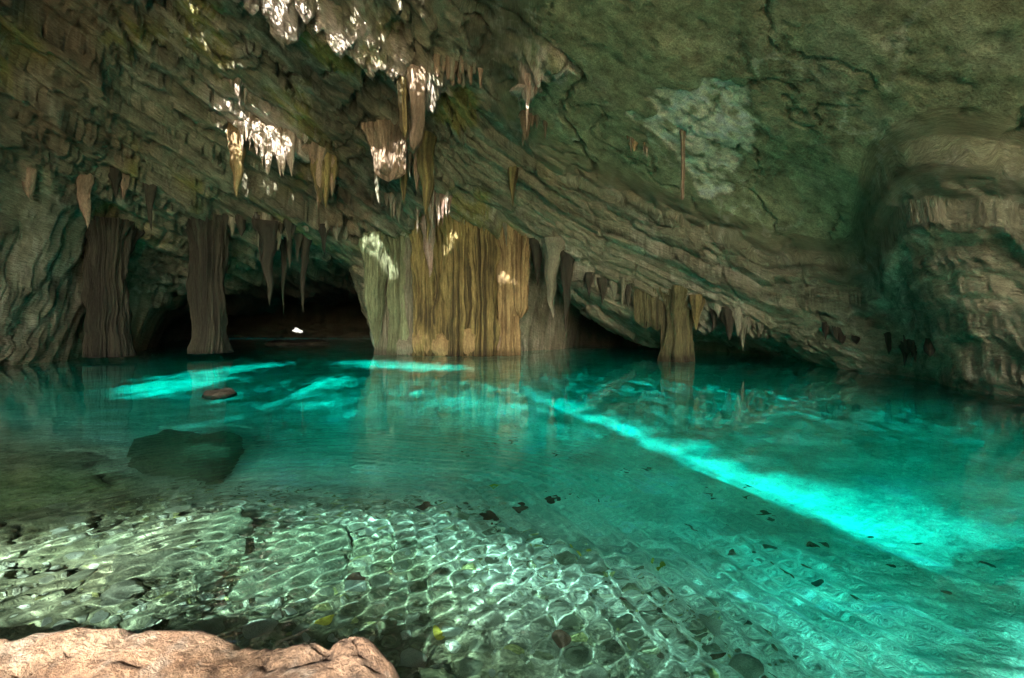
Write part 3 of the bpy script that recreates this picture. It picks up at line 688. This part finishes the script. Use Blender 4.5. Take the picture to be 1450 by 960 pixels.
for i_, (px, py, w, hh_, tone, lab) in enumerate([(352, 180, 46, 26, 'pale', 'knobbly white crust at the left of the sunlit fringe'), (392, 192, 50, 26, 'pale', 'knobbly white crust at the middle of the sunlit fringe'), (446, 208, 44, 30, 'brown', 'brown crust from which the thick stalactite bundle hangs'),
                                                  (620, 276, 46, 20, 'rose', 'pinkish crust above the comb of short stalactites'), (754, 166, 40, 18, 'brown', 'brown crust under the smooth slab edge'), (338, 118, 30, 14, 'pale', 'white crust above the long golden stalactite'), (744, 128, 44, 9, 'pale', 'thin white crust along the sunlit slab edge')]):
    p = ray(px, py)
    if p is not None: lump(px, py, w, hh_, p.y + .25, tone, name='dripstone_crust', seed=50 + i_ * 3, mat=M_STAL, ns=64, label=lab, cat='crust')

TONES['stone'] = ((.32, .31, .2), (.17, .165, .11)); TONES['stone2'] = ((.22, .22, .13), (.11, .11, .07))
# ------------------------------------------------------------------ rocks in and over the water
def slab_rock(name, P, top, thick, tone, label, seed, cat='rock', tilt=0.):
    """flat rock with the outline P (plan, metres)"""
    P = np.array(P, float); c = P.mean(0); n = 96
    seg = np.r_[P, P[:1]]; dl = np.r_[0, np.cumsum(np.hypot(*np.diff(seg, axis=0).T))]
    tt_ = np.linspace(0, dl[-1], n, endpoint=False); ox = np.interp(tt_, dl, seg[:, 0]) - c[0]; oy = np.interp(tt_, dl, seg[:, 1]) - c[1]
    rings = [(.0, 0), (.25, 0), (.5, 0), (.7, 0), (.85, -.02), (.95, -.06), (1.0, -.16), (1.03, -.5), (1.05, -1)]
    Vv = []
    for f, dz in rings:
        j = 1 + .13 * fbm(ox * 2.2 + seed, oy * 2.2, f * 2, 4, 900)
        xx, yy = ox * f * j, oy * f * j
        Vv.append(np.stack([xx, yy, dz * thick + fbm(xx * 1.5 + seed, yy * 1.5, 0, 4, 901) * .16 * (1 if f < 1 else .3) + tilt * xx], -1))
    Vv = np.concatenate(Vv); i = np.arange(len(rings) * n).reshape(len(rings), n); j = np.roll(i, -1, 1)
    qq = np.stack([i[:-1], i[1:], j[1:], j[:-1]], -1).reshape(-1, 4)[:, ::-1]
    m = np_mesh(name, Vv, qq)
    hi, lo = (np.array(c_) for c_ in TONES[tone])
    vcol(m, 'tone', np.clip(lerp(lo, hi, (fbm(Vv[:, 0] * 2 + seed, Vv[:, 1] * 2, Vv[:, 2] * 4, 4, 902) * .7 + .45)[:, None]), .02, 1))
    return link(name, m, M_BOULDER, label=label, cat=cat, loc=(c[0], c[1], top))
def srf(px, py):
    Yv = CAMZ * FPX / (py - HY); return px2x(px, Yv), Yv
slab_rock('slab_rock', [srf(*p) for p in [(180, 640), (215, 652), (262, 647), (300, 650), (322, 632), (346, 606), (322, 600), (285, 606), (240, 598), (190, 612)]], -.42, 1.0, 'stone2', 'broad dark slab rock awash at the left edge of the lake', 1.3, tilt=-.03)
slab_rock('slab_rock', [srf(*p) for p in [(286, 559), (300, 562), (318, 561), (334, 556), (328, 552), (306, 550), (294, 553)]], .05, .5, 'dark', 'small black rock just breaking the water by the left pool of light', 7.7)
slab_rock('slab_rock', [(-19.6, 39), (-18, 38), (-16.2, 38.4), (-15, 40), (-16.4, 43), (-19, 43.5)], .22, .8, 'dark', 'low black rock added deep in the left passage to hide a reflection', 12.7)  # added rock, covers the daylight gap's mirror image in the water
for i_, (P, lab) in enumerate([([(150, 742), (235, 728), (300, 712), (345, 704), (352, 722), (322, 738), (262, 748), (170, 758)], 'pale edged submerged ledge block nearest the dark slab rocks'),
                               ([(160, 772), (260, 756), (330, 742), (352, 738), (346, 760), (300, 776), (230, 792), (150, 800)], 'submerged ledge block between the pale edged block and the shore'),
                               ([(362, 735), (430, 720), (486, 722), (496, 738), (440, 752), (380, 762), (356, 758)], 'submerged ledge block at the end of the row toward the deep water'),
                               ([(352, 776), (420, 764), (488, 752), (500, 764), (452, 782), (380, 800), (330, 806)], 'submerged ledge block lying behind the sunlit boulder')]):
    slab_rock('ledge_rock', [srf(*p) for p in P], -.27 - .03 * i_, .5, 'stone2', lab, 9.2 + i_ * 3, tilt=.05 * (-1) ** i_)

# foreground boulder
u = graded(-3.6, -.12, [(-.12, .02)]); v = graded(.2, 2.75, [(2.75, .02)])
U, W = np.meshgrid(u, v)
cpx = [-100, 0, 100, 200, 270, 300, 330, 370, 420, 470, 510, 525, 545, 565, 585, 610]; cpy = [900, 893, 885, 884, 888, 893, 906, 915, 908, 902, 898, 905, 926, 946, 958, 975]
yr = 2.12 + .10 * np.sin(U * 3.1) + .05 * fbm(U * 3, 0 * U, 0, 3, 951)
pc = np.interp(CX + FPX * U / yr, cpx, cpy)
zr = CAMZ - (pc - HY) / FPX * yr
back = np.clip(W - yr, 0, 9)
zz = zr - .045 * np.clip(yr - W, 0, 3) - back ** 1.5 * 3.2 - .02
zz -= np.clip(U + .50, 0, 1) ** 1.3 * 3.0
zz += fbm(U * 3.2, W * 3.2, 0, 4, 952) * .045 * np.clip(np.abs(W - yr) * 3, .25, 1) + (ridge(U * 6, W * 6, 0, 3, 953) - .6) * .03
zz += -.05 * np.exp(-((W - 1.95) / .09) ** 2) * sstep(-.2, .2, noise(U * 2, W * 2, 4, 954))
bck = sstep(.965, .995, 1 - np.abs(fbm(U * 1.3 + W * .5, W * 2.2, 0, 4, 958))); zz -= bck * .05; zz -= np.clip(fbm(U * 9, W * 9, 2, 4, 959) - .12, 0, 1) * .09
zz = np.maximum(zz, -.75)
me = np_mesh('shore_boulder', np.stack([U, W, zz], -1).reshape(-1, 3), grid_quads(*U.shape))
bcx = lerp(C3((.19, .115, .072)), C3((.34, .235, .16)), np.clip(fbm(U * 4, W * 4, 0, 5, 955)[..., None] * .9 + .5, 0, 1))
bcx = lerp(bcx, C3((.15, .08, .045)), (sstep(.15, .5, fbm(U * 2.2, W * 5, 3, 4, 956)) * .6)[..., None])
bcx = lerp(bcx, C3((.12, .12, .07)), sstep(.05, -.08, zz)[..., None] * .8)
pit = sstep(.25, .5, fbm(U * 22, W * 22, 0, 3, 957)); bcx = bcx * (1 - .45 * pit)[..., None] * (1 - .6 * bck)[..., None] * (.75 + .5 * sstep(-.4, .4, fbm(U * 1.5, W * 1.5, 8, 3, 962)))[..., None]; lich = sstep(.28, .42, fbm(U * 14, W * 14, 6, 4, 963)); bcx = lerp(bcx, C3((.36, .30, .24)), (lich * .6)[..., None]); vcol(me, 'tone', bcx.reshape(-1, 3))
link('shore_boulder', me, M_BOULDER, label='sunlit pinkish tan boulder on the shore, dry above the water', cat='boulder')

# mossy rock under water
p = bed_at(592, 925)
mr = lump(592, 925, 10, 10, 2.6, 'moss', name='mossy_rock', seed=31, mat=M_BOULDER, ns=72, label='dark mossy rock under water beside the sunlit boulder', cat='rock')
mr.location = (px2x(592, 2.62), 2.62, -.46); mr.scale = (14, 14, 17)

# cobbles, leaves and debris on the bed
protos = []
import bmesh
def stone_mesh(seed, tone, sub=3):
    bm = bmesh.new(); bmesh.ops.create_icosphere(bm, subdivisions=sub, radius=1)
    Vv = np.array([v_.co[:] for v_ in bm.verts]); d = Vv.copy()
    rr = 1 + .35 * fbm(d[:, 0] * 1.3 + seed, d[:, 1] * 1.3, d[:, 2] * 1.3, 3, 960)
    for kx in range(5):                                # worn facets
        nrm = rng.normal(size=3); nrm /= np.linalg.norm(nrm); o_ = .72 + .1 * rng.random()
        dp = (d * rr[:, None]) @ nrm; rr = np.where(dp > o_, rr * (o_ + (dp - o_) * .2) / np.maximum(dp, .01), rr)
    Vv = d * rr[:, None] * np.array([1, .8, .55])
    for v_, c_ in zip(bm.verts, Vv): v_.co = c_
    m = bpy.data.meshes.new('cobble'); bm.to_mesh(m); bm.free(); m.polygons.foreach_set('use_smooth', np.ones(len(m.polygons), bool))
    hi, lo = (np.array(c_) for c_ in TONES[tone]); vcol(m, 'tone', lerp(lo, hi, np.clip(fbm(Vv[:, 0] * 2 + seed, Vv[:, 1] * 2, Vv[:, 2] * 2, 3, 961) * .6 + .6, 0, 1)[:, None]))
    m.materials.append(M_BOULDER); return m
TONES['stone'] = ((.42, .40, .29), (.24, .23, .16)); TONES['stone2'] = ((.28, .28, .18), (.15, .15, .10)); TONES['stone3'] = ((.55, .53, .43), (.36, .34, .26)); TONES['wood'] = ((.20, .15, .10), (.08, .06, .04)); TONES['red'] = ((.22, .09, .05), (.10, .045, .03))
CM = {k_: [stone_mesh(i * 3.3 + len(k_), k_) for i in range(3)] for k_ in ('stone', 'stone2', 'stone3', 'wood', 'red')}
LAB = {'stone': 'rounded grey olive cobble on the shallow lake bed', 'stone2': 'darker olive cobble on the shallow lake bed', 'stone3': 'pale cobble on the shallow lake bed'}
def put(name, mesh, p, s, label, cat, group, sq=1.0):
    o = link(name, mesh, label=label, cat=cat, group=group)
    o.location = p; o.scale = (s, s, s * sq); o.rotation_euler = (rng.uniform(-.25, .25), rng.uniform(-.25, .25), rng.uniform(0, 6.28)); return o
n_ = 0; placed = []
while n_ < 285:
    px, py = rng.uniform(60, 1130), 700 + 258 * rng.random() ** .8
    p = bed_at(px, py)
    if -poly_sdist(np.array([p.x]), np.array([p.y]), SHELF)[0] > .25 or p.y < 1.9 or (p.x < -.3 and p.y < 2.75): continue
    s_ = .022 + .15 * rng.random() ** 3.2
    if any((p.x - a_) ** 2 + (p.y - b_) ** 2 < (s_ + c_) ** 2 * .8 for a_, b_, c_ in placed): n_ += .02; continue
    placed.append((p.x, p.y, s_)); k_ = ('stone', 'stone2', 'stone3')[rng.integers(3)]
    p.z += s_ * .25; put('cobble', CM[k_][rng.integers(3)], p, s_, LAB[k_], 'stone', k_ + ' cobbles on the shelf'.replace('stone ', '')); n_ += 1
# loose gravel between the cobbles
bm = bmesh.new(); bmesh.ops.create_icosphere(bm, subdivisions=1, radius=1); gv = np.array([v_.co[:] for v_ in bm.verts]); gf = np.array([[v_.index for v_ in f_.verts] for f_ in bm.faces]); bm.free()
GV, GF, GC = [], [], []
while len(GV) < 4200:
    x_, y_ = rng.uniform(-4.2, 2.6), rng.uniform(1.9, 6.6)
    dd_ = -poly_sdist(np.array([x_]), np.array([y_]), SHELF)[0]
    if dd_ > .9 or rng.random() < sstep(-.4, .9, np.array(dd_)): continue
    sz = .012 + .05 * rng.random() ** 3; R = Matrix.Rotation(rng.uniform(0, 6.28), 3, 'Z') @ Matrix.Rotation(rng.uniform(0, 6.28), 3, 'X')
    v3 = (gv * (1 + rng.uniform(-.28, .28, (len(gv), 1))) * sz * np.array([1, rng.uniform(.6, .9), rng.uniform(.4, .7)])) @ np.array(R)
    GF.append(gf + len(GV) * len(gv)); GV.append(v3 + np.array([x_, y_, bed_z(x_, y_) + sz * .25]))
    c_ = np.array([(.40, .38, .28), (.22, .22, .13), (.52, .50, .40), (.12, .11, .07), (.33, .31, .12)][rng.choice(5, p=[.35, .25, .2, .1, .1])]) * rng.uniform(.75, 1.2); GC.append(np.tile(c_, (len(gv), 1)))
me = np_mesh('gravel', np.concatenate(GV), np.concatenate(GF), smooth=False); vcol(me, 'tone', np.concatenate(GC))
link('gravel', me, M_BOULDER, label='mixed loose gravel scattered over the shallow lake bed', cat='gravel', kind='stuff')

def leaf_mesh(seed, col_):
    n1, n2 = 9, 7; uu, vv = np.meshgrid(np.linspace(-1, 1, n1), np.linspace(-1, 1, n2))
    wd = np.sqrt(np.clip(1 - uu ** 2, 0, 1)) * .42 * (1 - .25 * uu)
    Vv = np.stack([uu, vv * wd, .12 * uu ** 2 + .10 * np.abs(vv) * wd * 2 + .05 * np.sin(uu * 4 + seed)], -1).reshape(-1, 3)
    m = np_mesh('leaf', Vv, grid_quads(n2, n1)); vcol(m, 'tone', np.tile(np.array(col_, float), (len(Vv), 1)) * (1 + .3 * fbm(Vv[:, 0] * 3, Vv[:, 1] * 3, seed, 2, 970))[:, None]); m.materials.append(M_BED); return m
LFD = [leaf_mesh(i, (.13, .09, .05)) for i in range(2)]; LFY = [leaf_mesh(i + 5, (.55, .42, .06)) for i in range(2)]
for px, py, s_, lab in [(795, 905, .085, 'dark red brown stone among the pale cobbles at the drop-off'), (690, 735, .11, None), (600, 718, .10, None), (735, 722, .11, None), (785, 707, .11, None), (882, 853, .05, None), (505, 820, .06, None), (355, 838, .09, None)]:
    p = bed_at(px, py); p.z += s_ * .3
    put('sunken_stone', CM['red'][rng.integers(3)], p, s_, lab or 'dark reddish brown stone on the shallow bed', 'stone', None if lab else 'reddish stones')
for px, py in [(826, 786), (930, 799), (460, 884), (622, 903), (338, 770), (812, 775), (700, 690)]:
    p = bed_at(px, py); p.z += .05
    put('sunken_leaf', LFY[rng.integers(2)], p, rng.uniform(.05, .075), 'yellow leaf lying on the shallow lake bed', 'leaf', 'yellow sunken leaves')
for px, py, w in [(660, 638, 1.3), (690, 631, 1.4), (725, 624, 1.2), (785, 645, 1.0), (850, 711, .6), (812, 702, .6), (1000, 700, .7), (1010, 706, .7), (970, 745, .9), (985, 748, .8), (1080, 728, .6), (1095, 734, .6), (1030, 745, .5), (1060, 690, .6),
                 (1095, 775, .6), (1110, 812, .6), (1120, 818, .6), (1155, 824, .7), (1140, 803, .5), (1165, 770, .7), (1150, 772, .6), (1065, 783, .5), (1040, 783, .4), (1090, 800, .5), (1000, 690, .6), (885, 668, .8), (918, 665, .8), (950, 690, .6), (1055, 705, .5),
                 (1230, 760, .6), (1260, 800, .6), (1300, 770, .7), (1340, 840, .6), (1400, 800, .6), (1210, 850, .5), (945, 880, .4), (860, 890, .35), (930, 930, .35), (1015, 930, .35)]:
    p = bed_at(px, py); s_ = .16 * w
    if rng.random() < .45:
        p.z += .01; put('sunken_leaf', LFD[rng.integers(2)], p, s_ * .75, 'dark waterlogged leaf on the pale deep lake bed', 'leaf', 'dark sunken leaves')
    else:
        put('sunken_stone', CM['wood'][rng.integers(3)], p, s_ * .7, 'flat dark stone half buried in the pale deep lake bed', 'stone', 'dark flat stones', .35)
